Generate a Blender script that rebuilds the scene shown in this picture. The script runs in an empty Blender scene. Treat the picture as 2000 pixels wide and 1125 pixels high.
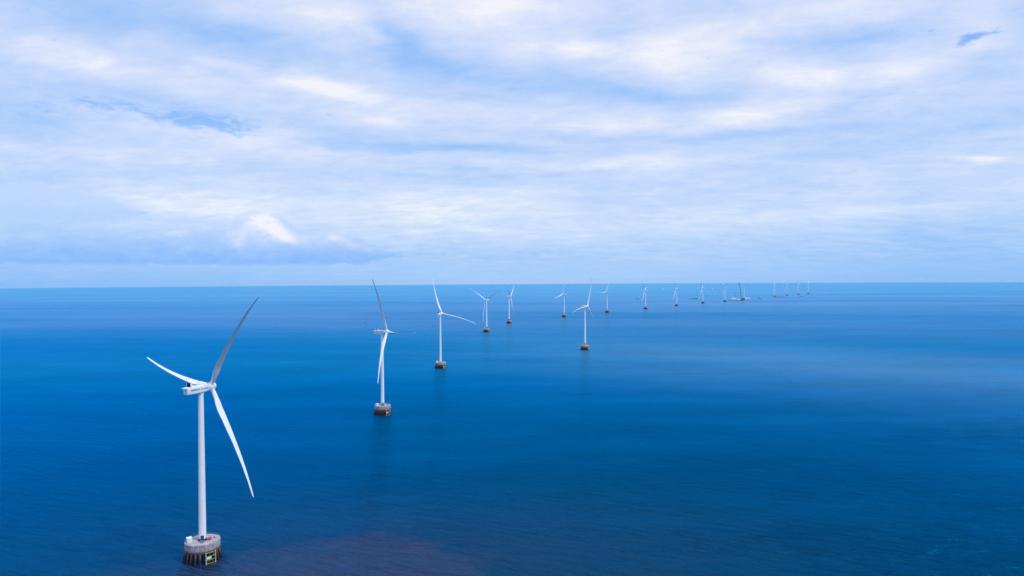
import bpy, math, random
from mathutils import Vector, Matrix

R = math.radians
scene = bpy.context.scene
col = scene.collection
EARTH = 7.3e6                       # effective radius of the earth (with refraction)

# ------------------------------------------------------------------ camera
cam_data = bpy.data.cameras.new('camera')
cam = bpy.data.objects.new('camera', cam_data)
col.objects.link(cam)
cam_data.sensor_width = 36.0
cam_data.lens = 36.0 * 1334.0 / 2000.0
cam_data.clip_start = 1.0
cam_data.clip_end = 200000.0
_p, _r = R(-0.713), R(0.353)
_f = Vector((0, math.cos(_p), math.sin(_p)))
_r0 = Vector((1, 0, 0)); _u0 = _r0.cross(_f)
_rt = _r0 * math.cos(_r) - _u0 * math.sin(_r)
_up = _rt.cross(_f)
M = Matrix((_rt, _up, -_f)).transposed().to_4x4()
M.translation = (0, 0, 170.0)
cam.matrix_world = M
scene.camera = cam

# ------------------------------------------------------------------ node helpers
def nn(nt, t, **kw):
    n = nt.nodes.new(t)
    for k, v in kw.items():
        setattr(n, k, v)
    return n

def put(nt, sock, v):
    if v is None:
        return
    if hasattr(v, 'is_output'):
        nt.links.new(v, sock)
    else:
        sock.default_value = v

def mth(nt, op, a, b=None, c=None, clamp=False):
    n = nn(nt, 'ShaderNodeMath', operation=op, use_clamp=clamp)
    for i, v in enumerate((a, b, c)):
        put(nt, n.inputs[i], v)
    return n.outputs[0]

def mixc(nt, f, a, b, blend='MIX'):
    n = nn(nt, 'ShaderNodeMix', data_type='RGBA', blend_type=blend)
    put(nt, n.inputs[0], f)
    for i, v in ((6, a), (7, b)):
        if isinstance(v, tuple) and len(v) == 3:
            v = v + (1,)
        put(nt, n.inputs[i], v)
    return n.outputs[2]

def ramp(nt, f, stops, interp='LINEAR'):
    n = nn(nt, 'ShaderNodeValToRGB')
    n.color_ramp.interpolation = interp
    e = n.color_ramp.elements
    while len(e) < len(stops):
        e.new(0.5)
    for el, (p, c) in zip(e, stops):
        el.position = p
        el.color = (c[0], c[1], c[2], 1) if isinstance(c, tuple) else (c, c, c, 1)
    put(nt, n.inputs[0], f)
    return n.outputs[0]

def smooth(nt, v, lo, hi):
    n = nn(nt, 'ShaderNodeMapRange', interpolation_type='SMOOTHSTEP')
    put(nt, n.inputs[0], v)
    n.inputs[1].default_value = lo
    n.inputs[2].default_value = hi
    return n.outputs[0]

def noise(nt, vec, scale, detail=4, rough=0.55, lac=2.0, dist=0.0):
    n = nn(nt, 'ShaderNodeTexNoise')
    put(nt, n.inputs['Vector'], vec)
    n.inputs['Scale'].default_value = scale
    n.inputs['Detail'].default_value = detail
    n.inputs['Roughness'].default_value = rough
    n.inputs['Lacunarity'].default_value = lac
    n.inputs['Distortion'].default_value = dist
    return n

def mapping(nt, vec, loc=(0, 0, 0), rot=(0, 0, 0), scale=(1, 1, 1), kind='POINT'):
    n = nn(nt, 'ShaderNodeMapping', vector_type=kind)
    put(nt, n.inputs[0], vec)
    n.inputs[1].default_value = loc
    n.inputs[2].default_value = rot
    n.inputs[3].default_value = scale
    return n.outputs[0]

def gauss(nt, vec, cx, cy, rx, ry, rot):
    """soft elliptical patch: exp(-d2)"""
    m = mapping(nt, vec, (cx, cy, 0), (0, 0, R(rot)), (rx, ry, 1), 'TEXTURE')
    d = nn(nt, 'ShaderNodeVectorMath', operation='DOT_PRODUCT')
    nt.links.new(m, d.inputs[0]); nt.links.new(m, d.inputs[1])
    return mth(nt, 'POWER', 0.3679, d.outputs['Value'])

def gauss_sum(nt, vec, table):
    acc = None
    for cx, cy, rx, ry, rot, a in table:
        g = gauss(nt, vec, cx, cy, rx, ry, rot)
        acc = mth(nt, 'MULTIPLY_ADD', g, a, acc if acc is not None else 0.0)
    return acc

def srgb(r, g, b):
    return tuple(((c / 255) / 12.92 if c / 255 <= 0.04045 else ((c / 255 + 0.055) / 1.055) ** 2.4) for c in (r, g, b))

# ------------------------------------------------------------------ world: tropical sky under a thin cloud sheet
SUN_AZ, SUN_EL = 118.0, 52.0        # azimuth clockwise from +Y
CLOUD_SHEET = [(-2.15,21.7,7.29,2.36,0,0.42), (-16.69,20.96,5.12,1.44,0,0.28), (-14.7,15.52,4.82,1.33,-12,0.34), (-22.41,16.28,2.57,0.48,-5,0.2), 
    (-33.41,15.27,5.69,1.25,-12,0.24), (-25.98,14.9,9.02,1.35,-6,0.14), (5.35,18.69,3.41,1.03,0,0.42), (0.43,18.09,2.58,0.86,10,0.15), 
    (11.44,17.89,3.71,2.74,0,0.3), (16.1,17.53,3.57,2.06,0,0.3), (22.41,15.22,3.12,1.79,0,0.34), (29.02,15.16,4.27,1.31,4,0.34), 
    (19.41,12.79,4.58,0.89,-3,0.3), (27.69,12.96,5.39,0.68,5,0.16), (25.98,19.55,9.02,1.24,0,0.32), (35.46,17.3,2.28,1.22,10,0.18), 
    (-10.82,13.08,2.9,0.59,0,0.3), (-2.15,13.93,5.58,0.77,0,0.2), (-12.67,15.05,4.91,0.75,-10,0.18), (9.36,12.77,7.53,0.68,-2,0.26), 
    (-20.92,11.06,7.12,0.88,-3,0.22), (-31.27,9.42,6.59,0.51,2,0.18), (-14.7,10.2,12.06,0.66,0,0.12), (-5.99,5.82,11.05,1.79,0,0.26), 
    (7.68,9.56,8.01,0.68,0,0.22), (34.74,7.66,1.6,0.28,-6,0.3), (14.7,10.02,6.43,0.58,0,0.14), (-24.22,5.65,6.79,1.25,0,0.24), 
    (0.0,3.68,12.89,0.69,0,0.12), (20.55,4.53,11.3,0.8,0,0.12), (27.69,4.8,6.06,0.38,0,0.12), (-29.35,18.62,8.49,1.42,-5,-0.24), 
    (-21.67,18.28,7.05,1.12,-8,-0.24), (-9.78,18.86,2.5,1.44,-45,-0.34), (-5.99,17.26,3.82,1.11,-20,-0.36), (3.43,15.89,4.71,0.86,0,-0.2), 
    (13.08,14.49,5.7,0.59,-3,-0.3), (8.53,19.95,3.36,0.85,0,-0.16), (25.63,17.62,3.32,0.93,0,-0.34), (25.63,12.83,2.97,0.62,15,-0.26), 
    (-4.29,10.77,8.11,0.69,-3,-0.36), (-13.08,10.86,4.48,0.5,0,-0.16), (-26.67,13.34,5.14,0.61,-4,-0.26), (-35.46,10.95,2.85,0.84,0,-0.22), 
    (16.69,11.42,10.64,0.41,-2,-0.2), (34.01,14.31,2.07,1.07,10,-0.18), (35.74,10.68,1.98,1.39,10,-0.14), (-35.17,5.31,4.31,2.11,-10,-0.16), 
    (34.01,2.5,8.26,2.14,0,-0.16), (7.68,15.16,5.91,0.68,0,-0.2), (-4.29,8.57,8.54,0.51,0,-0.12), (24.22,9.4,4.29,0.55,-3,-0.16), 
    (31.58,9.81,4.99,0.59,6,-0.1)]
CLOUD_BANK = [(-35.17,1.64,3.73,1.4,0,0.7), (-31.89,2.22,3.72,1.09,0,0.75), (-27.69,2.29,4.04,1.06,0,0.85), (-23.5,2.26,3.61,1.34,0,0.95), 
    (-20.17,2.86,2.27,1.69,0,0.9), (-19.98,4.39,1.29,1.05,0,1.0), (-20.55,3.49,2.82,0.97,0,0.7), (-17.67,3.37,1.95,0.74,-15,0.6), 
    (-14.5,3.08,2.21,0.58,0,0.6), (-16.69,2.4,3.55,1.32,0,0.9), (-13.08,2.08,2.85,0.92,0,0.75), (-10.2,2.09,1.66,0.34,0,0.5), 
    (-5.78,2.25,0.77,0.34,0,0.62), (2.58,2.3,4.72,0.34,0,0.5), (-33.11,5.43,3.62,1.3,-8,0.85), (-30.47,5.12,2.23,0.67,-6,0.6), 
    (-28.69,5.09,0.99,0.26,0,0.55), (-36.3,5.42,1.95,1.56,0,0.6)]
CLOUD_TOPS = [(-20.55,4.77,0.83,0.52,0,0.8), (-19.64,4.8,0.65,0.65,0,1.0), (-19.03,4.16,0.58,0.57,-20,0.8), (-18.18,3.53,0.93,0.41,-25,0.55), 
    (-14.5,3.57,1.05,0.33,-20,0.5), (-21.67,3.87,1.11,0.56,30,0.3), (-16.3,3.39,1.98,0.41,0,0.25), (-21.74,2.76,0.37,0.56,-20,0.3), 
    (-19.41,3.67,2.67,0.81,0,0.4), (-12.67,2.75,2.04,0.34,-10,0.25)]

world = bpy.data.worlds.new('World')
scene.world = world
world.use_nodes = True
wt = world.node_tree
wt.nodes.clear()
wout = nn(wt, 'ShaderNodeOutputWorld')
skyt = nn(wt, 'ShaderNodeTexSky', sky_type='NISHITA', sun_disc=False)
skyt.sun_elevation = R(SUN_EL)
skyt.sun_rotation = R(SUN_AZ)
skyt.altitude = 0
tc = nn(wt, 'ShaderNodeTexCoord')
dirv = tc.outputs['Generated']
sep = nn(wt, 'ShaderNodeSeparateXYZ'); wt.links.new(dirv, sep.inputs[0])
deg = 57.29578
az = mth(wt, 'MULTIPLY', mth(wt, 'ARCTAN2', sep.outputs[0], sep.outputs[1]), deg)
el = mth(wt, 'MULTIPLY', mth(wt, 'ARCSINE', sep.outputs[2]), deg)
ae = nn(wt, 'ShaderNodeCombineXYZ')
wt.links.new(az, ae.inputs[0]); wt.links.new(el, ae.inputs[1])
# the sheet seen in perspective: direction projected on a flat layer
zz = mth(wt, 'ADD', mth(wt, 'MAXIMUM', sep.outputs[2], 0.0), 0.15)
px_ = mth(wt, 'DIVIDE', sep.outputs[0], zz)
py_ = mth(wt, 'DIVIDE', sep.outputs[1], zz)
pl = nn(wt, 'ShaderNodeCombineXYZ'); wt.links.new(px_, pl.inputs[0]); wt.links.new(py_, pl.inputs[1])
plane = pl.outputs[0]
# warp of the coarse layout
wn = noise(wt, mapping(wt, ae.outputs[0], scale=(0.09, 0.24, 1)), 1.0, 5, 0.55)
wsub = nn(wt, 'ShaderNodeVectorMath', operation='SUBTRACT'); wt.links.new(wn.outputs['Color'], wsub.inputs[0]); wsub.inputs[1].default_value = (.5, .5, .5)
wmul = nn(wt, 'ShaderNodeVectorMath', operation='MULTIPLY'); wt.links.new(wsub.outputs[0], wmul.inputs[0]); wmul.inputs[1].default_value = (9.0, 2.6, 0)
wadd = nn(wt, 'ShaderNodeVectorMath', operation='ADD'); wt.links.new(ae.outputs[0], wadd.inputs[0]); wt.links.new(wmul.outputs[0], wadd.inputs[1])
warped = wadd.outputs[0]
sheet = gauss_sum(wt, warped, CLOUD_SHEET)
# thickness by elevation
base = ramp(wt, mth(wt, 'DIVIDE', el, 40.0, clamp=True), [(0.0, .34), (.05, .42), (.09, .52), (.14, .63), (.22, .58), (.35, .53), (.6, .55), (1.0, .62)])
n1 = noise(wt, mapping(wt, plane, rot=(0, 0, R(8)), scale=(.8, 1.0, 1)), 1.4, 8, 0.60, dist=0.35)
n2 = noise(wt, mapping(wt, plane, loc=(3, 7, 0), rot=(0, 0, R(-12)), scale=(.65, 1.5, 1)), 3.8, 7, 0.64, dist=0.3)
t = mth(wt, 'MULTIPLY_ADD', sheet, 1.0, base)
t = mth(wt, 'MULTIPLY_ADD', mth(wt, 'SUBTRACT', n1.outputs[0], .5), .30, t)
t = mth(wt, 'MULTIPLY_ADD', mth(wt, 'SUBTRACT', n2.outputs[0], .5), .42, t)
n3 = noise(wt, mapping(wt, mapping(wt, plane, rot=(0, 0, R(14))), loc=(1, 2, 0), scale=(.8, 1.25, 1)), 7.5, 6, .68, dist=.4)
t = mth(wt, 'MULTIPLY_ADD', mth(wt, 'SUBTRACT', n3.outputs[0], .5), .50, t)
n4 = noise(wt, mapping(wt, ae.outputs[0], loc=(7, 3, 0), rot=(0, 0, R(-4)), scale=(.17, .52, 1)), 1.0, 8, .66, dist=.5)
t = mth(wt, 'MULTIPLY_ADD', mth(wt, 'SUBTRACT', n4.outputs[0], .5), .42, t, clamp=True)
sheet_col = ramp(wt, t, [(0.0, srgb(142, 190, 252)), (.25, srgb(166, 203, 253)), (.45, srgb(187, 213, 254)), (.65, srgb(207, 223, 255)), (.82, srgb(224, 233, 255)), (1.0, srgb(247, 248, 255))])
# the high part of the sheet is a little violet, the low part a little cyan
tint = ramp(wt, mth(wt, 'DIVIDE', el, 24.0, clamp=True), [(0, (.86, .97, 1.0)), (.2, (.95, 1.0, 1.0)), (.5, (.98, .99, 1.0)), (1, (1.0, .99, 1.0))])
sheet_col = mixc(wt, 1.0, sheet_col, tint, 'MULTIPLY')
# torn gaps showing the clear sky
gn = noise(wt, mapping(wt, ae.outputs[0], scale=(.7, 2.2, 1)), 1.0, 8, 0.66, dist=.4)
gap = gauss_sum(wt, ae.outputs[0], [(-25.0, 12.1, 3.6, .8, 0, 1.05), (-21.8, 11.6, 1.6, .7, 0, .5), (-30.5, 12.6, 2.6, .45, 0, .7), (-34.5, 11.8, 2.6, .9, 0, .5)])
gap2 = gauss_sum(wt, ae.outputs[0], [(33.7, 16.1, .8, .45, 12, 1.05), (34.9, 16.2, .9, .25, 0, .6), (31.8, 17.0, .9, .35, 0, .4)])
gap = mth(wt, 'ADD', gap, gap2)
gapm = smooth(wt, mth(wt, 'MULTIPLY_ADD', mth(wt, 'SUBTRACT', gn.outputs[0], .5), 2.6, gap), .25, 1.15)
gapm = mth(wt, 'MULTIPLY', gapm, .88)
# horizon air: paler towards the middle, bluer at the sides
haz = smooth(wt, el, 2.6, -0.6)
side = gauss(wt, ae.outputs[0], 2, 0, 26, 400, 0)
hcol = mixc(wt, side, srgb(130, 188, 253), srgb(170, 209, 255))
sheet_col = mixc(wt, mth(wt, 'MULTIPLY', haz, .8), sheet_col, hcol)
gap_col = mixc(wt, smooth(wt, el, 10, 16), srgb(142, 191, 254), srgb(122, 178, 250))

# low cumulus bank
bn = noise(wt, mapping(wt, ae.outputs[0], scale=(.65, 1.25, 1)), 1.0, 9, 0.68, dist=0.2)
bw = nn(wt, 'ShaderNodeVectorMath', operation='SUBTRACT'); wt.links.new(bn.outputs['Color'], bw.inputs[0]); bw.inputs[1].default_value = (.5, .5, .5)
bm = nn(wt, 'ShaderNodeVectorMath', operation='MULTIPLY'); wt.links.new(bw.outputs[0], bm.inputs[0]); bm.inputs[1].default_value = (2.2, 1.1, 0)
ba = nn(wt, 'ShaderNodeVectorMath', operation='ADD'); wt.links.new(ae.outputs[0], ba.inputs[0]); wt.links.new(bm.outputs[0], ba.inputs[1])
bd = gauss_sum(wt, ba.outputs[0], CLOUD_BANK)
bd = mth(wt, 'MULTIPLY_ADD', mth(wt, 'SUBTRACT', bn.outputs[0], .5), 1.1, bd)
bn2 = noise(wt, mapping(wt, ae.outputs[0], loc=(5, 2, 0), scale=(.9, 1.6, 1)), 1.0, 8, .66, dist=.2)
bd = mth(wt, 'MULTIPLY_ADD', mth(wt, 'SUBTRACT', bn2.outputs[0], .5), .8, bd)
bmask = smooth(wt, bd, .32, .72)
flat_base = smooth(wt, mth(wt, 'MULTIPLY_ADD', mth(wt, 'SUBTRACT', bn.outputs[0], .5), .35, el), 1.05, 1.5)
bmask = mth(wt, 'MULTIPLY', mth(wt, 'MULTIPLY', bmask, flat_base), .9)
bt = nn(wt, 'ShaderNodeVectorMath', operation='MULTIPLY_ADD'); bs = nn(wt, 'ShaderNodeVectorMath', operation='SUBTRACT'); wt.links.new(bn2.outputs['Color'], bs.inputs[0]); bs.inputs[1].default_value = (.5, .5, .5)
wt.links.new(bs.outputs[0], bt.inputs[0]); bt.inputs[1].default_value = (1.1, .9, 0); wt.links.new(ae.outputs[0], bt.inputs[2])
tops = gauss_sum(wt, bt.outputs[0], CLOUD_TOPS)
tops = mth(wt, 'MULTIPLY', tops, ramp(wt, bn2.outputs[0], [(.3, .45), (.6, 1.15)]), clamp=True)
bank_col = ramp(wt, mth(wt, 'DIVIDE', mth(wt, 'MULTIPLY_ADD', bn.outputs[0], 3.6, mth(wt, 'SUBTRACT', el, 1.1)), 7.5, clamp=True), [(.2, srgb(126, 180, 252)), (.36, srgb(146, 192, 252)), (.55, srgb(172, 206, 253)), (.85, srgb(192, 217, 255))])
bank_col = mixc(wt, tops, bank_col, srgb(246, 246, 255))
bg_sky = nn(wt, 'ShaderNodeBackground'); bg_sky.inputs[1].default_value = 0.10
wt.links.new(skyt.outputs[0], bg_sky.inputs[0])
def backdrop(c):
    b = nn(wt, 'ShaderNodeBackground'); b.inputs[1].default_value = 1.0
    wt.links.new(c, b.inputs[0]); return b.outputs[0]
def mixs(f, a, b):
    m = nn(wt, 'ShaderNodeMixShader'); put(wt, m.inputs[0], f)
    wt.links.new(a, m.inputs[1]); wt.links.new(b, m.inputs[2]); return m.outputs[0]
lit = mixs(.955, bg_sky.outputs[0], backdrop(sheet_col))   # the sheet is thin: some of the clear sky comes through
lit = mixs(gapm, lit, backdrop(gap_col))
lit = mixs(bmask, lit, backdrop(bank_col))
wt.links.new(lit, wout.inputs[0])
world.cycles.sampling_method = 'MANUAL'
world.cycles.sample_map_resolution = 1024

# ------------------------------------------------------------------ sun and exposure
sd = bpy.data.lights.new('sun', 'SUN')
sd.energy = 2.2
sd.angle = R(8.0)
sd.color = (1.0, .96, .90)
sun = bpy.data.objects.new('sun', sd)
col.objects.link(sun)
_sdir = Vector((math.sin(R(SUN_AZ)) * math.cos(R(SUN_EL)), math.cos(R(SUN_AZ)) * math.cos(R(SUN_EL)), math.sin(R(SUN_EL))))
sun.rotation_euler = _sdir.to_track_quat('Z', 'Y').to_euler()
sun.location = (0, 0, 500)
vs = scene.view_settings
vs.view_transform = 'Standard'; vs.look = 'None'; vs.exposure = 0.0; vs.gamma = 1.0; vs.use_curve_mapping = False
scene.cycles.max_bounces = 6

# ------------------------------------------------------------------ materials
def material(name):
    m = bpy.data.materials.new(name)
    m.use_nodes = True
    nt = m.node_tree
    return m, nt, nt.nodes['Principled BSDF']

def paint(name, c, rough=.4, var=.06, scale=.6, metal=0.0):
    m, nt, b = material(name)
    tcn = nn(nt, 'ShaderNodeTexCoord')
    a = noise(nt, mapping(nt, tcn.outputs['Object'], scale=(1, 1, .25)), scale, 5, .6)
    f = ramp(nt, a.outputs[0], [(.3, 1 - var), (.7, 1.0)])
    put(nt, b.inputs['Base Color'], mixc(nt, 1.0, c, f, 'MULTIPLY'))
    b.inputs['Roughness'].default_value = rough
    b.inputs['Metallic'].default_value = metal
    return m

WHITE = paint('white_paint', (.86, .86, .86), .38, .09, .35)
BLADE = paint('blade_gelcoat', (.82, .82, .83), .34, .05, .2)
OFFWHITE = paint('weathered_white', (.74, .75, .76), .5, .12, 1.2)
NAVY = paint('navy_paint', (.02, .045, .10), .4, .2, 1.0)
DARK = paint('dark_radiator', (.012, .010, .022), .5, .3, 2.0)
YELLOW = paint('yellow_paint', (.56, .54, .05), .45, .15, 1.5)
AMBER = paint('amber_paint', (.80, .42, .06), .45, .15, .8)
RED = paint('red_paint', (.55, .035, .045), .45, .2, 1.0)
PINK = paint('primer_red', (.62, .22, .20), .5, .15, .5)
RUST = paint('rusty_beam', (.20, .075, .05), .8, .5, .8)
TEAL = paint('teal_lettering', (.0, .30, .28), .5, .0)
GREYTXT = paint('grey_lettering', (.16, .12, .22), .5, .0)
STEEL = paint('galvanised_steel', (.42, .44, .47), .4, .15, 1.0, .6)
GLASS = paint('dark_glass', (.02, .03, .05), .08, .1)
HULLDARK = paint('dark_hull', (.04, .055, .095), .5, .3, .3)
BLUEGREY = paint('blue_grey_paint', (.16, .27, .42), .45, .15, 1.0)
CRANE = paint('blue_grey_lattice', (.07, .11, .20), .5, .1)

def concrete_mat():
    m, nt, b = material('streaked_concrete')
    tcn = nn(nt, 'ShaderNodeTexCoord')
    o = tcn.outputs['Object']
    s = nn(nt, 'ShaderNodeSeparateXYZ'); nt.links.new(o, s.inputs[0])
    broad = noise(nt, o, .35, 6, .6)
    streak = noise(nt, mapping(nt, o, scale=(2.6, 2.6, .10)), 1.0, 5, .65)
    c = ramp(nt, broad.outputs[0], [(.3, (.27, .245, .295)), (.7, (.50, .46, .52))])
    nrm = nn(nt, 'ShaderNodeNewGeometry')
    nz = nn(nt, 'ShaderNodeSeparateXYZ'); nt.links.new(nrm.outputs['Normal'], nz.inputs[0])
    vert = mth(nt, 'SUBTRACT', 1.0, mth(nt, 'ABSOLUTE', nz.outputs[2]))
    st = mth(nt, 'MULTIPLY', smooth(nt, streak.outputs[0], .46, .64), vert)
    c = mixc(nt, mth(nt, 'MULTIPLY', st, .9), c, (.10, .085, .10))
    pale = mth(nt, 'MULTIPLY', smooth(nt, noise(nt, mapping(nt, o, loc=(9, 4, 0), scale=(3.2, 3.2, .12)), 1.0, 4, .6).outputs[0], .55, .70), vert)
    c = mixc(nt, mth(nt, 'MULTIPLY', pale, .85), c, (.75, .75, .78))
    # reddish stain running along the lower rim of the cap
    low = mth(nt, 'MULTIPLY', smooth(nt, mth(nt, 'MULTIPLY_ADD', broad.outputs[0], 2.2, s.outputs[2]), 9.9, 8.4), vert)
    c = mixc(nt, mth(nt, 'MULTIPLY', low, .75), c, (.26, .12, .09))
    # seams of the formwork, every 15 degrees round the cap
    ang = mth(nt, 'ARCTAN2', s.outputs[0], s.outputs[1])
    fr = mth(nt, 'FRACT', mth(nt, 'MULTIPLY', ang, 24 / (2 * math.pi)))
    seam = mth(nt, 'MULTIPLY', smooth(nt, mth(nt, 'ABSOLUTE', mth(nt, 'SUBTRACT', fr, .5)), .455, .485), vert)
    c = mixc(nt, mth(nt, 'MULTIPLY', seam, .8), c, (.04, .035, .05))
    put(nt, b.inputs['Base Color'], c)
    b.inputs['Roughness'].default_value = .85
    bp = nn(nt, 'ShaderNodeBump'); bp.inputs['Strength'].default_value = .4; bp.inputs['Distance'].default_value = .1
    nt.links.new(streak.outputs[0], bp.inputs['Height']); nt.links.new(bp.outputs[0], b.inputs['Normal'])
    return m

def pile_mat():
    m, nt, b = material('tidal_pile')
    tcn = nn(nt, 'ShaderNodeTexCoord')
    o = tcn.outputs['Object']
    s = nn(nt, 'ShaderNodeSeparateXYZ'); nt.links.new(o, s.inputs[0])
    oi = nn(nt, 'ShaderNodeObjectInfo')
    a = noise(nt, o, .9, 5, .65)
    h = mth(nt, 'MULTIPLY_ADD', a.outputs[0], 3.0, s.outputs[2])
    h = mth(nt, 'MULTIPLY_ADD', oi.outputs['Random'], 1.8, h)
    # weed and wet mud up to the high-tide line, bare rusty concrete above
    c = ramp(nt, mth(nt, 'DIVIDE', h, 10.0, clamp=True), [(.20, (.010, .009, .012)), (.56, (.022, .018, .022)), (.78, (.11, .08, .085)), (.95, (.30, .25, .27))])
    put(nt, b.inputs['Base Color'], c)
    b.inputs['Roughness'].default_value = .6
    return m

CONCRETE = concrete_mat()
PILE = pile_mat()

# sea ---------------------------------------------------------------
def sea_mat():
    m = bpy.data.materials.new('sea_water')
    m.use_nodes = True
    nt = m.node_tree
    nt.nodes.clear()
    out = nn(nt, 'ShaderNodeOutputMaterial')
    geo = nn(nt, 'ShaderNodeNewGeometry')
    P = geo.outputs['Position']
    # meandering of the water masses
    w1 = noise(nt, mapping(nt, P, scale=(.0009, .0012, 0)), 1.0, 5, .55)
    wsb = nn(nt, 'ShaderNodeVectorMath', operation='SUBTRACT'); nt.links.new(w1.outputs['Color'], wsb.inputs[0]); wsb.inputs[1].default_value = (.5, .5, .5)
    wml = nn(nt, 'ShaderNodeVectorMath', operation='MULTIPLY'); nt.links.new(wsb.outputs[0], wml.inputs[0]); wml.inputs[1].default_value = (700, 700, 0)
    wad = nn(nt, 'ShaderNodeVectorMath', operation='ADD'); nt.links.new(P, wad.inputs[0]); nt.links.new(wml.outputs[0], wad.inputs[1])
    Wp = wad.outputs[0]
    w2 = noise(nt, mapping(nt, P, scale=(.02, .02, 0)), 1.0, 4, .55)
    ws2 = nn(nt, 'ShaderNodeVectorMath', operation='SUBTRACT'); nt.links.new(w2.outputs['Color'], ws2.inputs[0]); ws2.inputs[1].default_value = (.5, .5, .5)
    wm2 = nn(nt, 'ShaderNodeVectorMath', operation='MULTIPLY'); nt.links.new(ws2.outputs[0], wm2.inputs[0]); wm2.inputs[1].default_value = (75, 75, 0)
    wa2 = nn(nt, 'ShaderNodeVectorMath', operation='ADD'); nt.links.new(P, wa2.inputs[0]); nt.links.new(wm2.outputs[0], wa2.inputs[1])
    Wn = wa2.outputs[0]
    # water colour with Fresnel brightening painted in: dark near, paler with distance
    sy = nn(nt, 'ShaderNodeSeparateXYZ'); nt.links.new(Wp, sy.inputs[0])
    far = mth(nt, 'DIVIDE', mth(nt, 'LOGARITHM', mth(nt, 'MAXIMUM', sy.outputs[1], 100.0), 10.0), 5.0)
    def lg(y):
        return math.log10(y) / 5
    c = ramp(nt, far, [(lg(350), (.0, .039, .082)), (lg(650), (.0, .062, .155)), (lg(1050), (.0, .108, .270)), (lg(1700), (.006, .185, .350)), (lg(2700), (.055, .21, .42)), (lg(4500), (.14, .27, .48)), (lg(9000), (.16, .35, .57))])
    near_dark = gauss(nt, Wp, 220, 400, 480, 170, 0)
    c = mixc(nt, mth(nt, 'MULTIPLY', near_dark, .6), c, (.0, .042, .085))
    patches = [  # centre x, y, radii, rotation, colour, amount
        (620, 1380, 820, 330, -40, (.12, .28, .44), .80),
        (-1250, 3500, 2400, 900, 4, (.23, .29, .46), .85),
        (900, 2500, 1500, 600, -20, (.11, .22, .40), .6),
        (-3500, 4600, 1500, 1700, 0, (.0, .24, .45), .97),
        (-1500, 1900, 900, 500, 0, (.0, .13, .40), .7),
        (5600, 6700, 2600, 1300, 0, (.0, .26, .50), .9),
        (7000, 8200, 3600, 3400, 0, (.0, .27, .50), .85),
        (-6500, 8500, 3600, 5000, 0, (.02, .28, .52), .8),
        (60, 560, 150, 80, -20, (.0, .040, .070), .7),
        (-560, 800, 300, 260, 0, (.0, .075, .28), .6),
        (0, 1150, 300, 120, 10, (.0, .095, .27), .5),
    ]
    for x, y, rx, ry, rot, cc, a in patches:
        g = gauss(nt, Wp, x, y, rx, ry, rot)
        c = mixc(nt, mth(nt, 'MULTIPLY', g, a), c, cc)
    # long bands of current and wind lanes
    band = noise(nt, mapping(nt, mapping(nt, P, rot=(0, 0, R(9))), scale=(.00030, .0017, 0)), 1.0, 6, .62, dist=.8).outputs[0]
    c = mixc(nt, mth(nt, 'MULTIPLY', smooth(nt, band, .50, .70), .7), c, mixc(nt, 1.0, c, (1.45, 1.30, 1.16), 'MULTIPLY'))
    c = mixc(nt, mth(nt, 'MULTIPLY', smooth(nt, band, .50, .34), .7), c, mixc(nt, 1.0, c, (.45, .78, .84), 'MULTIPLY'))
    # silt plume near the first turbine
    plume = gauss_sum(nt, Wn, [(-118, 388, 72, 60, 0, 1.0), (-72, 392, 45, 52, -30, .75), (-215, 370, 60, 60, 0, .35), (-20, 330, 60, 60, 0, .5)])
    pm = smooth(nt, plume, .15, .85)
    haze2 = mth(nt, 'MULTIPLY', gauss(nt, Wn, -60, 420, 200, 100, 0), .24)
    pm = mth(nt, 'MAXIMUM', mth(nt, 'MULTIPLY', pm, .72), haze2)
    mud = noise(nt, mapping(nt, P, scale=(.03, .05, 0)), 1.0, 5, .6)
    pm = mth(nt, 'MULTIPLY', pm, ramp(nt, mud.outputs[0], [(.3, .65), (.7, 1.0)]))
    c = mixc(nt, pm, c, (.078, .060, .100))
    # waves: wind ripples on a low swell
    def lanes(deg_, sx, sy_, **k):
        return noise(nt, mapping(nt, mapping(nt, P, rot=(0, 0, R(deg_))), scale=(sx, sy_, 0)), 1.0, **k).outputs[0]
    r1 = lanes(24, .028, .155, detail=3, rough=.5, dist=.5)
    r2 = lanes(33, .10, .42, detail=3, rough=.6, dist=.3)
    r3 = lanes(15, .010, .034, detail=2, rough=.5)
    r4 = lanes(-20, .35, .80, detail=2, rough=.6)
    gust = ramp(nt, noise(nt, mapping(nt, P, rot=(0, 0, R(20)), scale=(.0035, .009, 0)), 1.0, 4, .6).outputs[0], [(.32, .5), (.68, 1.9)])
    h = mth(nt, 'MULTIPLY', mth(nt, 'MULTIPLY_ADD', r1, 8.5, mth(nt, 'MULTIPLY_ADD', r2, 2.6, mth(nt, 'MULTIPLY', r4, .7))), gust)
    h = mth(nt, 'MULTIPLY_ADD', r3, 6.0, h)
    bp = nn(nt, 'ShaderNodeBump'); bp.inputs['Strength'].default_value = .75; bp.inputs['Distance'].default_value = 1.0
    nt.links.new(h, bp.inputs['Height'])
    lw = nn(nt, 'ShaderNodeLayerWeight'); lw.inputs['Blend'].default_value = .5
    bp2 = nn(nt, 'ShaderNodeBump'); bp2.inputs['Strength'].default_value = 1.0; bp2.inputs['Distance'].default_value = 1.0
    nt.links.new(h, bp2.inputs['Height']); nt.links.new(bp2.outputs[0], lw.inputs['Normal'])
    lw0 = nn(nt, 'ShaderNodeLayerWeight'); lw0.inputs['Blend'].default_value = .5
    fac = ramp(nt, lw.outputs['Facing'], [(0.0, .04), (.40, .22), (.62, .42), (.78, .50), (.90, .55), (.965, .60), (1.0, .74)])
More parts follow.
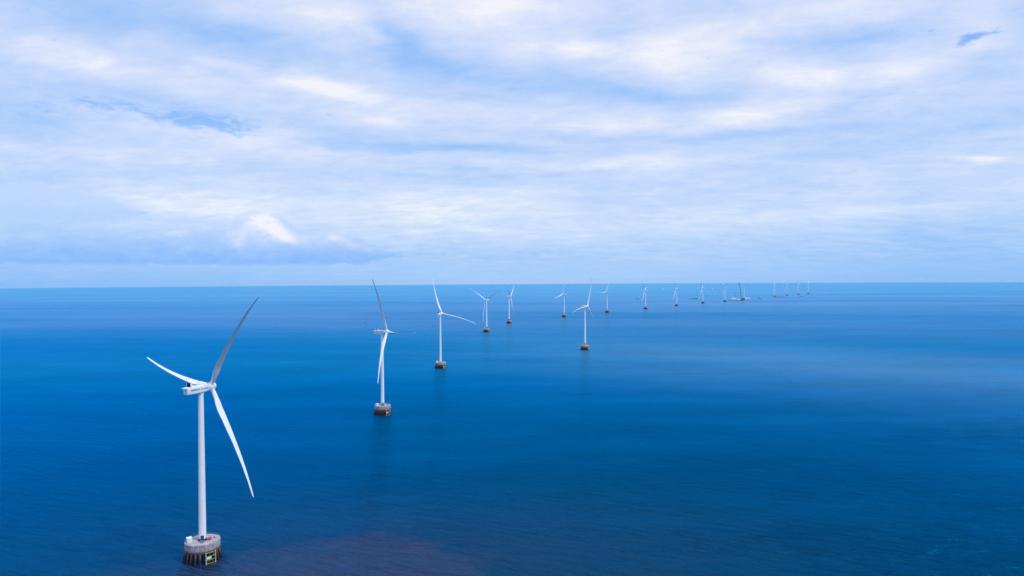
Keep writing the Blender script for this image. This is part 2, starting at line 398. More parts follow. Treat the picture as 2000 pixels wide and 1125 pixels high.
    tnt = ramp(nt, lw0.outputs['Facing'], [(.55, (.0, .135, .28)), (.75, (.0, .235, .58)), (.86, (.0, .37, .84)), (.92, (.01, .42, .90)), (.95, (.02, .50, .95)), (.975, (.07, .60, 1.0)), (1.0, (.17, .66, 1.0))])
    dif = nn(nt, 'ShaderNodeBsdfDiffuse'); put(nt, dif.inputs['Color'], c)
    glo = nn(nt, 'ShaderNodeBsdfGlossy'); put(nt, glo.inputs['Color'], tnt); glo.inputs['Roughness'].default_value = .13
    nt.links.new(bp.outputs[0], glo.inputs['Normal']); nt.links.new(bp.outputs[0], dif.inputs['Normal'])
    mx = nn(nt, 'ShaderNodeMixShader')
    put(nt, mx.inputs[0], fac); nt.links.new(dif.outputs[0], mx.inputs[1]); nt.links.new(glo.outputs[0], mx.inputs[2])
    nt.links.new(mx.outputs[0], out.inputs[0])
    return m

# ------------------------------------------------------------------ mesh helpers
class MB:
    def __init__(self):
        self.v = []; self.f = []
    def add(self, vs, fs, M=None):
        o = len(self.v)
        self.v += [tuple(M @ Vector(p)) if M else tuple(p) for p in vs]
        self.f += [tuple(i + o for i in q) for q in fs]
        return self
    def box(self, c, s, rz=0.0, taper=1.0):
        x, y, z = (k / 2 for k in s)
        vs = [(-x, -y, -z), (x, -y, -z), (x, y, -z), (-x, y, -z), (-x * taper, -y * taper, z), (x * taper, -y * taper, z), (x * taper, y * taper, z), (-x * taper, y * taper, z)]
        return self.add(vs, [(3, 2, 1, 0), (4, 5, 6, 7), (0, 1, 5, 4), (1, 2, 6, 5), (2, 3, 7, 6), (3, 0, 4, 7)], Matrix.Translation(c) @ Matrix.Rotation(rz, 4, 'Z'))
    def tube(self, p0, p1, r0, r1=None, n=10):
        p0, p1 = Vector(p0), Vector(p1)
        r1 = r0 if r1 is None else r1
        d = p1 - p0
        M_ = d.to_track_quat('Z', 'Y').to_matrix().to_4x4(); M_.translation = p0
        vs = []
        for z, r in ((0, r0), (d.length, r1)):
            vs += [(r * math.cos(2 * math.pi * i / n), r * math.sin(2 * math.pi * i / n), z) for i in range(n)]
        fs = [(i, (i + 1) % n, n + (i + 1) % n, n + i) for i in range(n)] + [tuple(range(n - 1, -1, -1)), tuple(range(n, 2 * n))]
        return self.add(vs, fs, M_)
    def lathe(self, prof, n=48, M=None):
        vs = []
        for r, z in prof:
            vs += [(r * math.cos(2 * math.pi * i / n), r * math.sin(2 * math.pi * i / n), z) for i in range(n)]
        fs = []
        for k in range(len(prof) - 1):
            fs += [(k * n + i, k * n + (i + 1) % n, (k + 1) * n + (i + 1) % n, (k + 1) * n + i) for i in range(n)]
        fs += [tuple(range(n - 1, -1, -1)), tuple((len(prof) - 1) * n + i for i in range(n))]
        return self.add(vs, fs, M)
    def loft(self, secs, cap=True, M=None):
        n = len(secs[0]); vs = [p for s in secs for p in s]; fs = []
        for k in range(len(secs) - 1):
            fs += [(k * n + i, k * n + (i + 1) % n, (k + 1) * n + (i + 1) % n, (k + 1) * n + i) for i in range(n)]
        if cap:
            fs += [tuple(range(n - 1, -1, -1)), tuple((len(secs) - 1) * n + i for i in range(n))]
        return self.add(vs, fs, M)
    def mesh(self, name, mat, bevel=0.0, ang=35):
        me = bpy.data.meshes.new(name)
        me.from_pydata(self.v, [], self.f)
        import bmesh
        bm = bmesh.new(); bm.from_mesh(me)
        bmesh.ops.recalc_face_normals(bm, faces=bm.faces)
        if bevel:
            es = [e for e in bm.edges if len(e.link_faces) == 2 and e.calc_face_angle(0) > R(40)]
            bmesh.ops.bevel(bm, geom=es, offset=bevel, segments=2, affect='EDGES', profile=.6)
        bm.to_mesh(me); bm.free()
        for p in me.polygons:
            p.use_smooth = True
        me.set_sharp_from_angle(angle=R(ang))
        me.materials.append(mat)
        return me
    def build(self, name, mat, parent=None, bevel=0.0, ang=35):
        return link(name, self.mesh(name, mat, bevel, ang), parent)

def link(name, data, parent=None):
    o = bpy.data.objects.new(name, data)
    col.objects.link(o)
    if parent:
        o.parent = parent
    return o

def thing(name, label, cat, loc, rz=0.0, group=None):
    o = link(name, None)
    o.location = loc; o.rotation_euler = (0, 0, rz); o.empty_display_size = 2
    o['label'] = label; o['category'] = cat
    if group:
        o['group'] = group
    return o

def on_sea(x, y):
    return Vector((x, y, -(x * x + y * y) / (2 * EARTH)))

# ------------------------------------------------------------------ the sea: one sheet on the round earth
vs, fs = [(0, 0, 0)], []
NA = 360
radii = [6 * 1.16 ** k for k in range(55)]
radii = [r for r in radii if r < 18000] + [20000 + 1800 * k for k in range(24)]
for r in radii:
    for i in range(NA):
        a = 2 * math.pi * i / NA
        vs.append((r * math.cos(a), r * math.sin(a), -r * r / (2 * EARTH)))
for i in range(NA):
    fs.append((0, 1 + i, 1 + (i + 1) % NA))
for k in range(len(radii) - 1):
    for i in range(NA):
        a, b = 1 + k * NA + i, 1 + k * NA + (i + 1) % NA
        fs.append((a, a + NA, b + NA, b))
me = bpy.data.meshes.new('sea')
me.from_pydata(vs, [], fs)
for p in me.polygons:
    p.use_smooth = True
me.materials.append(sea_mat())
sea = link('sea', me)
sea['kind'] = 'structure'

# ------------------------------------------------------------------ sea air
HAZE_DENSITY = 0.2e-5
hm = bpy.data.materials.new('sea_haze'); hm.use_nodes = True
hnt = hm.node_tree; hnt.nodes.clear()
hv = nn(hnt, 'ShaderNodeVolumePrincipled'); ho = nn(hnt, 'ShaderNodeOutputMaterial')
hv.inputs['Color'].default_value = (.60, .90, 1.0, 1)
hv.inputs['Density'].default_value = HAZE_DENSITY
hv.inputs['Anisotropy'].default_value = .2
hnt.links.new(hv.outputs[0], ho.inputs['Volume'])
X = 64000
hb = bpy.data.meshes.new('haze')
hb.from_pydata([(-X, -X, -300), (X, -X, -300), (X, X, -300), (-X, X, -300), (-X, -X, 200), (X, -X, 200), (X, X, 200), (-X, X, 200)], [],
               [(3, 2, 1, 0), (4, 5, 6, 7), (0, 1, 5, 4), (1, 2, 6, 5), (2, 3, 7, 6), (3, 0, 4, 7)])
hb.materials.append(hm)
haze_box = bpy.data.objects.new('haze', hb); col.objects.link(haze_box)
haze_box['kind'] = 'stuff'

# ------------------------------------------------------------------ wind turbine parts
HUB_Z, BLADE_R, OVERHANG, TILT = 104.3, 73.2, 7.0, R(6)
DECK = 11.5

def blade_mesh():
    secs = []
    NS, NP = 44, 24
    for k in range(NS):
        s = k / (NS - 1)
        r = 1.4 + (BLADE_R - 1.4) * (s ** 1.0)
        q = r / BLADE_R
        # chord
        pts = [(0, 2.4), (.04, 2.4), (.09, 3.0), (.17, 4.3), (.22, 4.5), (.35, 3.8), (.55, 2.75), (.75, 1.85), (.90, 1.25), (.96, 1.05), (.99, .75), (1.0, .35)]
        for (a, ca), (b, cb) in zip(pts, pts[1:]):
            if a <= q <= b:
                u = (q - a) / (b - a); u = u * u * (3 - 2 * u); ch = ca + (cb - ca) * u
        tk = 1.0 if q < .04 else max(.17, 1.0 - (q - .04) / .16 * .62) if q < .20 else max(.17, .38 - (q - .2) * .42)
        rd = 0.0 if q > .2 else (1.0 if q < .04 else 1 - (q - .04) / .16)
        tw = R(16) * max(0, 1 - q) ** 2.2 - R(1)
        sweep = 0.0
        pre = 7.2 * q ** 2.8                   # blades are bent forward, away from the tower
        ring = []
        for i in range(NP):
            a = 2 * math.pi * i / NP
            cx = .5 * (1 - math.cos(a))           # 0 at leading edge .. 1 at trailing edge .. back
            up = 1 if i <= NP // 2 else -1
            yt = 5 * tk * (.2969 * math.sqrt(max(cx, 0)) - .126 * cx - .3516 * cx ** 2 + .2843 * cx ** 3 - .1036 * cx ** 4)
            af = ((cx - .30) * ch, -(up * yt * ch * .5 * 1.0 + .02 * ch * (1 - (2 * cx - 1) ** 2)))
            cyl = (-.5 * ch * math.cos(a) , -.5 * ch * math.sin(a))
            x = af[0] * (1 - rd) + cyl[0] * rd
            y = af[1] * (1 - rd) + cyl[1] * rd
            # leading edge lies towards -X and turns upwind (+Y) with twist
            X = x * math.cos(tw) + y * math.sin(tw)
            Y = -x * math.sin(tw) + y * math.cos(tw)
            ring.append((X + sweep, Y + pre, r))
        secs.append(ring)
    return MB().loft(secs).mesh('blade', BLADE, ang=60)

BLADE_ME = blade_mesh()

def hub_mesh():
    b = MB()
    # spinner along +Y (lathe about Y)
    prof = [(1.9, -2.3), (2.35, -2.1), (2.5, -1.2), (2.5, 1.0), (2.35, 1.7), (1.95, 2.4), (1.3, 2.95), (.6, 3.2), (.05, 3.28)]
    b.lathe(prof, 36, Matrix.Rotation(R(-90), 4, 'X'))
    for k in range(3):
        Mk = Matrix.Rotation(2 * math.pi * k / 3, 4, 'Y')
        b.lathe([(1.5, .8), (1.5, 2.75), (1.42, 2.95)], 28, Mk)
    return b.mesh('hub', WHITE, ang=40)

HUB_ME = hub_mesh()

def nacelle_mesh():
    # box with rounded edges, lower and narrower to the front; +Y is upwind
    b = MB()
    secs = []
    for y, zt, zb, w in ((-10.1, 2.25, -1.75, 2.05), (-9.9, 2.35, -1.85, 2.2), (-4, 2.45, -1.95, 2.3), (2.2, 2.3, -1.75, 2.3), (4.3, 2.1, -1.35, 2.1), (4.75, 1.75, -1.05, 1.85)):
        ring = []
        rad = .35
        for cx, cz, a0 in ((w - rad, zt - rad, 0), (-w + rad, zt - rad, 90), (-w + rad, zb + rad, 180), (w - rad, zb + rad, 270)):
            for j in range(4):
                a = R(a0 + j * 30)
                ring.append((cx + rad * math.cos(a), y, cz + rad * math.sin(a)))
        secs.append(ring)
    b.loft(secs)
    # roof lip behind the rear wall, yaw skirt under the floor
    b.box((0, -10.75, 2.05), (3.9, 1.5, .42))
    b.lathe([(1.75, -2.9), (1.75, -1.6)], 32)
    return b.mesh('nacelle', WHITE, ang=40)

NAC_ME = nacelle_mesh()
REAR_ME = MB().box((0, -10.16, .15), (3.0, .12, 2.4)).mesh('rear_panel', OFFWHITE)
c = MB()
for i in range(4):
    c.box((-1.35 + .9 * i, -7.6, 3.75), (.8, .5, 2.3))
c.box((0, -7.6, 4.95), (3.9, .62, .14)); c.box((0, -7.6, 2.62), (3.9, .62, .14))
COOL_ME = c.mesh('cooler', DARK)
COOLF_ME = [MB().box((s * 2.0, -7.45, 3.75), (.16, 1.1, 2.5)).tube((s * 2.0, -6.9, 4.7), (s * 1.5, -4.6, 2.42), .09).mesh('cooler_frame', WHITE) for s in (-1, 1)]
HATCH_ME = MB().box((0, -5.4, 2.62), (2.6, 2.0, .5)).box((0, -2.0, 2.55), (1.5, 1.5, .3)).mesh('roof_hatch', WHITE, .06)
c = MB()
c.tube((-1.2, -8.2, 4.9), (-1.2, -8.2, 7.4), .07, .04); c.tube((-1.6, -8.2, 7.1), (-.8, -8.2, 7.1), .04); c.box((-1.6, -8.2, 7.25), (.15, .3, .25)); c.tube((-.8, -8.2, 7.1), (-.8, -8.2, 7.4), .1)
MAST_ME = c.mesh('wind_mast', HULLDARK)

def text_mesh(body, size, mat, spacing=1.0, bold=0.0):
    cu = bpy.data.curves.new('lettering', 'FONT')
    cu.body = body; cu.size = size; cu.extrude = .012; cu.space_character = spacing; cu.offset = bold
    o = bpy.data.objects.new('lettering', cu); col.objects.link(o)
    dg = bpy.context.evaluated_depsgraph_get(); dg.update()
    me = bpy.data.meshes.new_from_object(o.evaluated_get(dg))
    bpy.data.objects.remove(o)
    w = max(v.co.x for v in me.vertices)
    me.materials.clear(); me.materials.append(mat)
    return me, w

T1_ME, T1_W = text_mesh('SIEMENS', 1.6, TEAL, 1.0, .045)
T2_ME, T2_W = text_mesh('Gamesa', 1.6, GREYTXT, 1.0, .02)

def tower_mesh():
    prof = []
    H0, H1, r0, r1 = DECK, HUB_Z - 2.6, 2.15, 1.52
    for k in range(41):
        s = k / 40
        prof.append((r0 + (r1 - r0) * s ** 1.25, H0 + (H1 - H0) * s))
    return MB().lathe(prof, 48).mesh('tower', WHITE, ang=50)

TOWER_ME = tower_mesh()

def tower_r(z):
    s = (z - DECK) / (HUB_Z - 2.6 - DECK)
    return 2.15 + (1.52 - 2.15) * s ** 1.25

FLANGES = []
for z in (36.0, 58.0, 80.0):
    r = tower_r(z)
    FLANGES.append(MB().lathe([(r + .005, z - .16), (r + .05, z - .14), (r + .05, z + .14), (r + .005, z + .16)], 48).mesh('flange', OFFWHITE))
SKIRT_ME = MB().lathe([(2.75, DECK + .02), (2.75, DECK + .35), (2.30, DECK + .4), (2.28, DECK + 1.25), (2.2, DECK + 1.3)], 48).mesh('base_section', NAVY)
c = MB().lathe([(3.15, DECK + .02), (3.15, DECK + .4), (2.62, DECK + .5), (2.58, DECK + 5.2), (2.95, DECK + 5.25), (2.95, DECK + 5.6), (2.40, DECK + 5.65)], 48)
for i in range(14):
    a = 2 * math.pi * i / 14
    c.tube((3.4 * math.cos(a), 3.4 * math.sin(a), DECK + 3.2), (3.4 * math.cos(a), 3.4 * math.sin(a), DECK + 4.4), .06, n=6)
c.lathe([(2.6, DECK + 3.05), (3.5, DECK + 3.05), (3.5, DECK + 3.2), (2.6, DECK + 3.2)], 48)
c.box((3.9, 0, DECK + 1.5), (.9, 2.4, 3.0))
TALL_ME = c.mesh('base_section', AMBER)

LAND_AZ = R(132)
def polar(az, r, z=0.0):
    return Vector((r * math.sin(az), r * math.cos(az), z))

def cap_mesh():
    prof = [(9.7, 7.05), (10.0, 7.2), (10.0, 11.1), (10.12, 11.15), (10.12, DECK - .06), (10.05, DECK)]
    b = MB().lathe(prof, 96)
    for i in range(72):                                    # formwork boards, a few cm proud of each other
        a = 2 * math.pi * (i + .5) / 72
        d = (.05, .09, .03, .12, .06)[(i * 7) % 5]
        b.box((10.0 * math.sin(a), 10.0 * math.cos(a), 9.2), (.73, d * 2, 3.5), -a)
    return b.mesh('foundation', CONCRETE, ang=30)

CAP_ME = cap_mesh()
RIM_ME = MB().lathe([(9.3, 6.35), (10.2, 6.35), (10.25, 6.5), (10.2, 7.04), (9.3, 7.04)], 96).mesh('ring_beam', RUST)
PILE_ME = MB().lathe([(.52, -4), (.52, 6.44)], 14).mesh('pile', PILE)
random.seed(4)
PILE_SPOTS = []
for i in range(22):
    a = 2 * math.pi * i / 22 + random.uniform(-.04, .04)
    PILE_SPOTS.append((a, 9.45, 10.75))
for i in range(18):
    a = 2 * math.pi * i / 18 + .2
    PILE_SPOTS.append((a, 7.6, 8.5))
for i in range(10):
    a = 2 * math.pi * i / 10
    PILE_SPOTS.append((a, 4.5, 4.8))

def pile_matrix(a, rt, rb):
    top, bot = polar(a, rt, 6.44), polar(a, rb, 0)
    d = (top - bot).normalized()
    q = d.to_track_quat('Z', 'Y').to_matrix().to_4x4()
    L = (top - bot).length
    Mt = q.copy(); Mt.translation = top - d * (6.44 * L / 6.44) * 1.0
    return Mt @ Matrix.Diagonal((1, 1, L / 6.44 * .998, 1))

c = MB()
for i in range(40):
    a = 2 * math.pi * i / 40
    p = polar(a, 9.85)
    c.tube((p.x, p.y, DECK), (p.x, p.y, DECK + 1.1), .035, n=6)
for z in (.55, 1.1):
    for i in range(80):
        a, b2 = 2 * math.pi * i / 80, 2 * math.pi * (i + 1) / 80
        p, q = polar(a, 9.85, DECK + z), polar(b2, 9.85, DECK + z)
        c.tube(p, q, .03, n=5)
RAIL_ME = c.mesh('railing', STEEL)

def landing_parts(parent):
    rt = Vector((math.cos(LAND_AZ), -math.sin(LAND_AZ), 0)); n = polar(LAND_AZ, 1)
    def P(u, z, d=11.2):
        return n * d + rt * u + Vector((0, 0, z))
    w = 2.9
    b = MB()
    for z in (6.9, 4.7, 2.6, .4):
        b.tube(P(-w, z), P(w, z), .115, n=8)
    for u in (-w, w):
        for z in (6.9, 2.6):
            b.tube(P(u, z), P(u, z, 10.1), .12, n=8)
    for u0, u1, z0, z1 in ((-w, 0, .4, 2.6), (w, 0, .4, 2.6), (-w, 0, 4.7, 6.9)):
        b.tube(P(u0, z0), P(u1, z1), .045, n=6)
    root = b.build('boat_landing', YELLOW, parent)
    for u in (-w, w):
        MB().tube(P(u, -1.5), P(u, 7.4), .17, n=12).build('fender_post', OFFWHITE, root)
    a = -LAND_AZ
    MB().box(P(1.0, 3.7, 11.1), (2.9, .12, 1.25), a).build('white_board', OFFWHITE, root)
    return root

def door_parts(parent, az):
    n = polar(az, 1); a = -az
    MB().box(n * 2.28 + Vector((0, 0, DECK + 2.0)), (1.7, .5, 2.8), a).build('door', NAVY, parent)
    b = MB()
    b.box(n * 3.6 + Vector((0, 0, DECK + .75)), (2.0, 1.5, .12), a)
    for k in range(4):
        b.box(n * (4.5 + .3 * k) + Vector((0, 0, DECK + .60 - .17 * k)), (1.6, .3, .06), a)
    t = Vector((math.cos(az), -math.sin(az), 0))
    for u in (-.95, .95):
        for d in (2.95, 4.25):
            b.tube(n * d + t * u + Vector((0, 0, DECK)), n * d + t * u + Vector((0, 0, DECK + 1.8)), .05, n=6)
        b.tube(n * 2.95 + t * u + Vector((0, 0, DECK + 1.8)), n * 4.25 + t * u + Vector((0, 0, DECK + 1.8)), .05, n=6)
        b.tube(n * 4.25 + t * u + Vector((0, 0, DECK + 1.8)), n * 5.6 + t * u + Vector((0, 0, DECK + .9)), .05, n=6)
    b.build('door_stair', BLUEGREY, parent)

def head(root, yaw, phase, pitch, detail):
    """nacelle and rotor on the tower; yaw = azimuth the rotor looks to"""
    Mn = Matrix.Translation((0, 0, HUB_Z)) @ Matrix.Rotation(-R(yaw), 4, 'Z')
    nac = link('nacelle', NAC_ME, root)
    nac.matrix_local = Mn @ Matrix.Rotation(R(2), 4, 'X')
    link('cooler', COOL_ME, nac)
    if detail:
        [link('cooler_frame', m_, nac) for m_ in COOLF_ME]; link('wind_mast', MAST_ME, nac); link('rear_panel', REAR_ME, nac); link('roof_hatch', HATCH_ME, nac)
        tot = T1_W + .5 + T2_W
        for side_ in (1, -1):
            # +X side reads from rear to front, the other from front to rear
            Mr = Matrix(((0, 0, side_, 0), (side_, 0, 0, 0), (0, 1, 0, 0), (0, 0, 0, 1)))
            y0 = -2.2 - side_ * tot / 2
            for me_, off, nm in ((T1_ME, 0, 'lettering'), (T2_ME, T1_W + .5, 'lettering')):
                o = link(nm, me_, nac)
                o.matrix_local = Matrix.Translation((side_ * 2.325, y0 + side_ * off, -.1)) @ Mr
    Mh = Mn @ Matrix.Rotation(TILT, 4, 'X') @ Matrix.Translation((0, OVERHANG, 0)) @ Matrix.Rotation(R(phase), 4, 'Y')
    hub = link('hub', HUB_ME, root)
    hub.matrix_local = Mh
    for k in range(3):
        b = link('blade', BLADE_ME, hub)
        b.matrix_local = Matrix.Rotation(2 * math.pi * k / 3, 4, 'Y') @ Matrix.Rotation(R(-3.5), 4, 'X') @ Matrix.Rotation(R(-92 + pitch), 4, 'Z')     # feathered: parked

def far_foundation():
    b = MB()
    return b

def set_mat(o, m):
    o.material_slots[0].link = 'OBJECT'
    o.material_slots[0].material = m

TURBINE_GROUP = 'offshore wind turbines in a long row'
def turbine(x, y, yaw, phase, pitch, label, base, detail):
    t = thing('wind_turbine', label, 'wind turbine', on_sea(x, y), 0, TURBINE_GROUP)
    f = link('foundation', CAP_ME, t)
    link('ring_beam', RIM_ME, f)
    for s in PILE_SPOTS:
        p = link('pile', PILE_ME, f); p.matrix_local = pile_matrix(*s)
    landing_parts(t) if detail > 1 else link_landing(t)
    if detail:
        link('railing', RAIL_ME, t)
    tw = link('tower', TOWER_ME, t)
    if detail:
        for m_ in FLANGES:
            link('flange', m_, tw)
    if base is None:
        link('base_section', SKIRT_ME, tw)
    else:
        set_mat(link('base_section', TALL_ME, tw), base)
    if detail > 1:
        door_parts(tw, R(158))
    if yaw is not None:
        head(t, yaw, phase, pitch, detail)
    return t

LAND_SRC = []
def link_landing(t):
    src = LAND_SRC[0]
    r = src.copy(); col.objects.link(r); r.parent = t
    for ch in src.children:
        c_ = ch.copy(); col.objects.link(c_); c_.parent = r
    return r

TURBINES = [
    (-190.7, 416.9, 31, 35, 0, 'nearest and largest white wind turbine, on a streaked concrete pile platform, its back to us', None, 2),
    (-165.2, 865.4, 108, 19, 0, 'second nearest white wind turbine, seen side-on, one blade hanging across its tower', None, 2),
    (-138.7, 1315.7, 23, 100, 0, 'white wind turbine third along the row, a long drooping blade reaching right', None, 1),
    (-83.3, 2219.6, -146, 55, 0, 'white wind turbine with its blades in an upright Y, left of the red-based one', PINK, 1),
    (-11.8, 2656.2, 103, 60, 0, 'white wind turbine on a red tower base, two blades up in a narrow V', RED, 1),
    (235.3, 3086.1, -54, 8, 0, 'white wind turbine directly behind and left of the amber-based one, blade straight up', PINK, 1),
    (174.6, 1637.6, 128, 94, 0, 'white wind turbine with amber tower base standing out of line in front of the row', AMBER, 1),
    (482.3, 3464.8, -45, 23, 0, 'white wind turbine directly behind and right of the amber-based one, blade pointing left', PINK, 1),
    (753.4, 3852.4, -66, 71, 0, 'far white wind turbine with a small pale boat just left of it', PINK, 0),
    (1031.8, 4279.9, -64, 77, 0, 'far white wind turbine with a long dark barge to its right', None, 0),
    (1308.2, 4680.5, -66, 71, 0, 'far white wind turbine just right of the long dark barge', PINK, 0),
    (1566.2, 5020.1, -74, 59, 0, 'far white wind turbine just left of the crane vessels', None, 0),
    (2414.8, 6280.4, -63, 61, 0, 'far white wind turbine with a low flat barge at its foot', None, 0),
    (2711.7, 6728.5, -64, 63, 0, 'far white wind turbine, second of the four at the row end', None, 0),
    (2993.0, 7134.3, -55, 72, 0, 'far white wind turbine, third of the four ending the row, small boat right', None, 0),
    (3242.7, 7469.2, -60, 50, 0, 'farthest and smallest white wind turbine, last of the row', None, 0),
]
for i, a in enumerate(TURBINES):
    t = turbine(*a)
    if i == 0:
        LAND_SRC.append([c_ for c_ in t.children if c_.name.startswith('boat_landing')][0])

# the tower still without its nacelle
t = thing('turbine_tower', 'bare white turbine tower without nacelle or blades beside the crane vessels', 'turbine tower', on_sea(1888.2, 5553.0))
f = link('foundation', CAP_ME, t); link('ring_beam', RIM_ME, f)
for s in PILE_SPOTS:
    p = link('pile', PILE_ME, f); p.matrix_local = pile_matrix(*s)
tw = link('tower', TOWER_ME, t); link('base_section', SKIRT_ME, tw)

# ------------------------------------------------------------------ things standing on the decks
def deck_cabin(tx, ty, az, r, label):
    base = on_sea(tx, ty)
    p = polar(R(az), r)
    t = thing('deck_cabin', label, 'cabin', base + p + Vector((0, 0, DECK)), R(-az + 8), 'white cabins on the turbine decks')
    MB().box((0, 0, 1.25), (3.4, 2.6, 2.5)).build('cabin_wall', OFFWHITE, t, .05)
    MB().box((0, 0, 2.62), (3.9, 3.1, .22)).build('roof', WHITE, t, .04)
    MB().box((.6, -1.32, 1.05), (.9, .06, 1.9)).build('door', NAVY, t)
    b = MB()
    for k in range(5):
        b.box((1.72, 0, .7 + .25 * k), (.05, 1.5, .12))
    b.build('louvre', STEEL, t)
    return t

deck_cabin(-190.7, 416.9, 243, 7.4, 'small white cabin on the platform of the nearest turbine')
deck_cabin(-165.2, 865.4, 245, 7.2, 'small white cabin on the platform of the side-on second turbine')
deck_cabin(-138.7, 1315.7, 250, 7.0, 'small white cabin on the platform of the turbine with a drooping blade')
deck_cabin(-83.3, 2219.6, 250, 7.0, 'small white cabin on the platform of the turbine with blades in a Y')

def generator(tx, ty, az, r, label):
    t = thing('generator', label, 'generator', on_sea(tx, ty) + polar(R(az), r) + Vector((0, 0, DECK)), R(-az), 'red generators on the turbine decks')
    b = MB()
    for x in (-1.3, 0, 1.3):
        for y in (-.7, .7):
            b.tube((x, y, 0), (x, y, 1.7), .07, n=6)
    for y in (-.7, .7):
        for z in (.12, 1.7):
            b.tube((-1.3, y, z), (1.3, y, z), .07, n=6)
    for x in (-1.3, 1.3):
        b.tube((x, -.7, 1.7), (x, .7, 1.7), .07, n=6)
    b.build('frame', RED, t)
    MB().box((-.2, 0, .75), (1.9, 1.0, 1.1)).build('housing', RED, t, .08)
    MB().tube((.85, 0, 1.1), (.85, 0, 2.1), .12).build('exhaust', OFFWHITE, t)

generator(-190.7, 416.9, 84, 4.1, 'red generator standing beside the tower of the nearest turbine')
generator(-165.2, 865.4, 80, 6.0, 'red generator on the platform of the side-on second turbine')

def hatch(tx, ty, az, r, label):
    t = thing('mooring_bollard', label, 'bollard', on_sea(tx, ty) + polar(R(az), r) + Vector((0, 0, DECK)), R(-az))
    MB().lathe([(.32, 0), (.32, .1), (.2, .14), (.2, .6), (.34, .66), (.34, .78)], 18).build('post', HULLDARK, t)
    MB().box((0, 0, .03), (1.0, 1.0, .05)).build('base_plate', HULLDARK, t)

hatch(-190.7, 416.9, 60, 6.6, 'small dark bollard on the far right of the nearest turbine deck')

# ------------------------------------------------------------------ vessels
def hull_mesh(L, B, D, mat, draft=1.0, bow=.28, sheer=.35, name='hull'):
    secs = []
    n = 15
    for k in range(n):
        s = k / (n - 1)
        x = (s - .5) * L
        w = B / 2 * (1 if s < 1 - bow else max(.03, 1 - ((s - 1 + bow) / bow) ** 2))
        w *= .86 + .14 * min(1, s / .15)
        top = D + sheer * D * max(0, (s - .55) / .45) ** 2
        rake = .10 * L * max(0, (s - .8) / .2)
        secs.append([(x + rake, w, top), (x + rake * .5, w * .94, top * .45), (x, w * .75, -draft), (x, -w * .75, -draft), (x + rake * .5, -w * .94, top * .45), (x + rake, -w, top)])
    return MB().loft(secs).mesh(name, mat, ang=30)

def vessel(name, label, cat, x, y, rz, L, B, D, mat, house, group=None, bow=.28, house_mat=None, mast=None):
    t = thing(name, label, cat, on_sea(x, y), R(rz), group)
    link('hull', hull_mesh(L, B, D, mat, bow=bow), t)
    hm = house_mat or WHITE
    if house:
        hx, hl, hw, hh = house
        b = MB().box((hx, 0, D + hh * .3), (hl, hw, hh * .6)).box((hx + hl * .08, 0, D + hh * .8), (hl * .7, hw * .8, hh * .4)).box((hx + hl * .08, 0, D + hh * 1.02), (hl * .8, hw * .9, hh * .05))
        h = b.build('deckhouse', hm, t, .05)
        MB().box((hx + hl * .08, 0, D + hh * .84), (hl * .72, hw * .82, hh * .14)).build('window_band', GLASS, h)
        b = MB().tube((hx, 0, D + hh), (hx, 0, D + hh * 1.0 + (mast or hh * .8)), .12 + L * .002)
        b.build('mast', OFFWHITE, t)
    return t

vessel('crew_boat', 'small pale motor boat with dark hull left of the first far turbine', 'boat', 1115.5, 6038.3, 178, 34, 8, 3.0, HULLDARK, (-4, 20, 6.5, 4.5))
vessel('cargo_barge', 'long low dark barge with pale deckhouse between two far turbines', 'barge', 1520.1, 5753.0, 0, 74, 14, 3.6, HULLDARK, (-20, 12, 10, 6), bow=.12)
t = vessel('tug_boat', 'dark low tug boat at the left end of the crane vessels', 'boat', 1712.0, 5345.9, 180, 26, 8, 2.6, HULLDARK, (-3, 8, 5, 4))

# white work ship with a short boom
t = vessel('work_ship', 'white work ship with a short slanting boom beside the crane barge', 'ship', 1776.0, 5473.6, 180, 42, 13, 5.5, OFFWHITE, (9, 14, 11, 14), bow=.16)
MB().box((-9, 0, 10.0), (13, 11, 10.0)).build('deck_module', WHITE, t, .1)

def lattice(b, p0, p1, w, nseg, r):
    p0, p1 = Vector(p0), Vector(p1)
    d = (p1 - p0).normalized()
    a = d.cross(Vector((0, 1, .01))).normalized(); c_ = d.cross(a)
    cor = [a * w / 2 + c_ * w / 2, a * w / 2 - c_ * w / 2, -a * w / 2 - c_ * w / 2, -a * w / 2 + c_ * w / 2]
    for q in cor:
        b.tube(p0 + q * .8, p1 + q * .35, r, n=5)
    L = (p1 - p0)
    for k in range(nseg):
        s0, s1 = k / nseg, (k + 1) / nseg
        for i in range(4):
            k0, k1 = .8 - .45 * s0, .8 - .45 * s1
            b.tube(p0 + L * s0 + cor[i] * k0, p0 + L * s1 + cor[(i + 1) % 4] * k1, r * .6, n=4)

b = MB(); lattice(b, (-15, 0, 6), (-8, 0, 62), 2.6, 14, .34); b.build('crane_boom', CRANE, t)

# crane barge
t = thing('crane_barge', 'red and white crane barge with a very tall dark lattice boom', 'crane barge', on_sea(1746.0, 5235.5), R(4))
link('hull', hull_mesh(52, 20, 3.4, RED, bow=.10, sheer=.1), t)
MB().box((-12, 0, 7.9), (16, 13, 9)).build('deckhouse', WHITE, t, .1)
MB().box((3, -3, 5.2), (9, 8, 3.6)).build('deck_module', OFFWHITE, t, .1)
k = MB().box((14, 0, 7.0), (10, 8, 7.2)).lathe([(4, 3.4), (4, 4.4)], 20, Matrix.Translation((14, 0, -.4))).build('crane_house', HULLDARK, t, .1)
b = MB(); lattice(b, (12, 0, 9), (-2, 0, 142), 3.4, 26, .38)
b.build('crane_boom', CRANE, k)
b = MB()
b.tube((18, 0, 10), (20, 0, 30), .5, n=6); b.tube((20, 0, 30), (-1, 0, 138), .16, n=5)
b.build('stay_mast', CRANE, k)
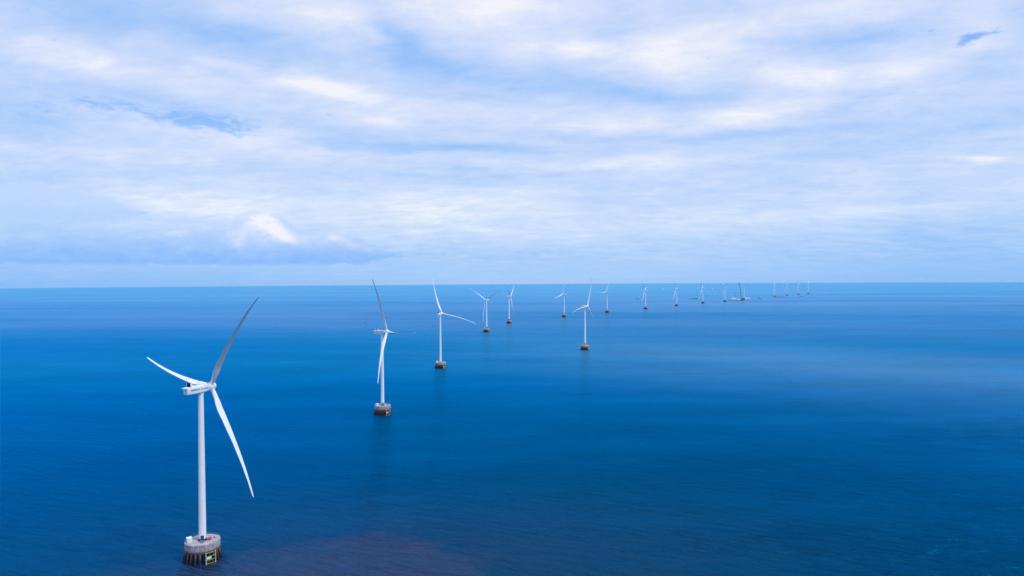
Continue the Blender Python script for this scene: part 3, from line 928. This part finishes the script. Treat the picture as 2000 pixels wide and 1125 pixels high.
b = MB(); b.tube((-5.5, -.4, 141), (-5.5, -.4, 128), .14, n=5); b.box((-5.5, -.4, 125.5), (3.0, 2.4, 6.0)); b.tube((-2, 0, 142), (-5.5, -.4, 141), .4, n=6)
b.build('hook_block', HULLDARK, k)

# jack-up work platform round the bare tower
t = thing('jack_up_platform', 'white boxy work platform moored at the foot of the bare tower', 'work platform', on_sea(1868.0, 5420.0), R(-6))
link('hull', hull_mesh(38, 22, 6.0, OFFWHITE, bow=.08, sheer=0), t)
MB().box((10, 0, 12.0), (14, 16, 12.0)).build('deckhouse', WHITE, t, .1)
MB().box((10, -8.1, 14.5), (12, .3, 1.3)).build('window_band', GLASS, t)
MB().box((-13, 0, 12.0), (11, 14, 12.0)).build('deck_module', WHITE, t, .1)
for x, y in ((-16, -9), (16, -9), (-16, 9), (16, 9)):
    MB().tube((x, y, -10), (x, y, 16), .8, n=12).build('leg', OFFWHITE, t)
vessel('supply_boat', 'dark red-decked supply boat wedged between crane barge and white work platform', 'boat', 1798.0, 5330.0, 184, 30, 9, 4.5, HULLDARK, (-6, 9, 6, 4.5), house_mat=RED)

vessel('supply_ship', 'small dark ship with white superstructure alone right of the crane vessels', 'ship', 2112.3, 5815.9, 182, 30, 9, 3.6, HULLDARK, (-9, 13, 8, 5.5))
vessel('flat_barge', 'long low pinkish barge moored at the foot of a far turbine', 'barge', 2408.0, 6149.7, 2, 82, 16, 4.2, PINK, (34, 10, 9, 2.6), bow=.08, house_mat=PINK)
vessel('survey_boat', 'low grey boat with white cabin between the last two turbines', 'boat', 2702.4, 6368.8, 0, 42, 8, 2.4, HULLDARK, (10, 12, 6, 4))
vessel('fishing_boat', 'tiny white boat far out near the horizon right of the boat-side turbine', 'boat', 2490.1, 11259.8, 30, 24, 8, 5.0, WHITE, (-4, 8, 6, 7))
vessel('fishing_boat', 'tiny white boat far out near the horizon left of the crane vessels', 'boat', 3295.0, 11226.6, 10, 24, 8, 5.0, WHITE, (-3, 8, 6, 7))
vessel('sampan', 'tiny dark boat just right of the upright blade of the side-on turbine', 'boat', -581.0, 3144.2, 175, 11, 2.6, .9, HULLDARK, (-2, 3, 1.8, 1.2), house_mat=HULLDARK)
vessel('sampan', 'tiny dark boat left of the upright blade of the side-on turbine', 'boat', -593.2, 2751.5, 10, 8, 2.2, .8, HULLDARK, (-1.5, 2.4, 1.6, 1.1), house_mat=HULLDARK)
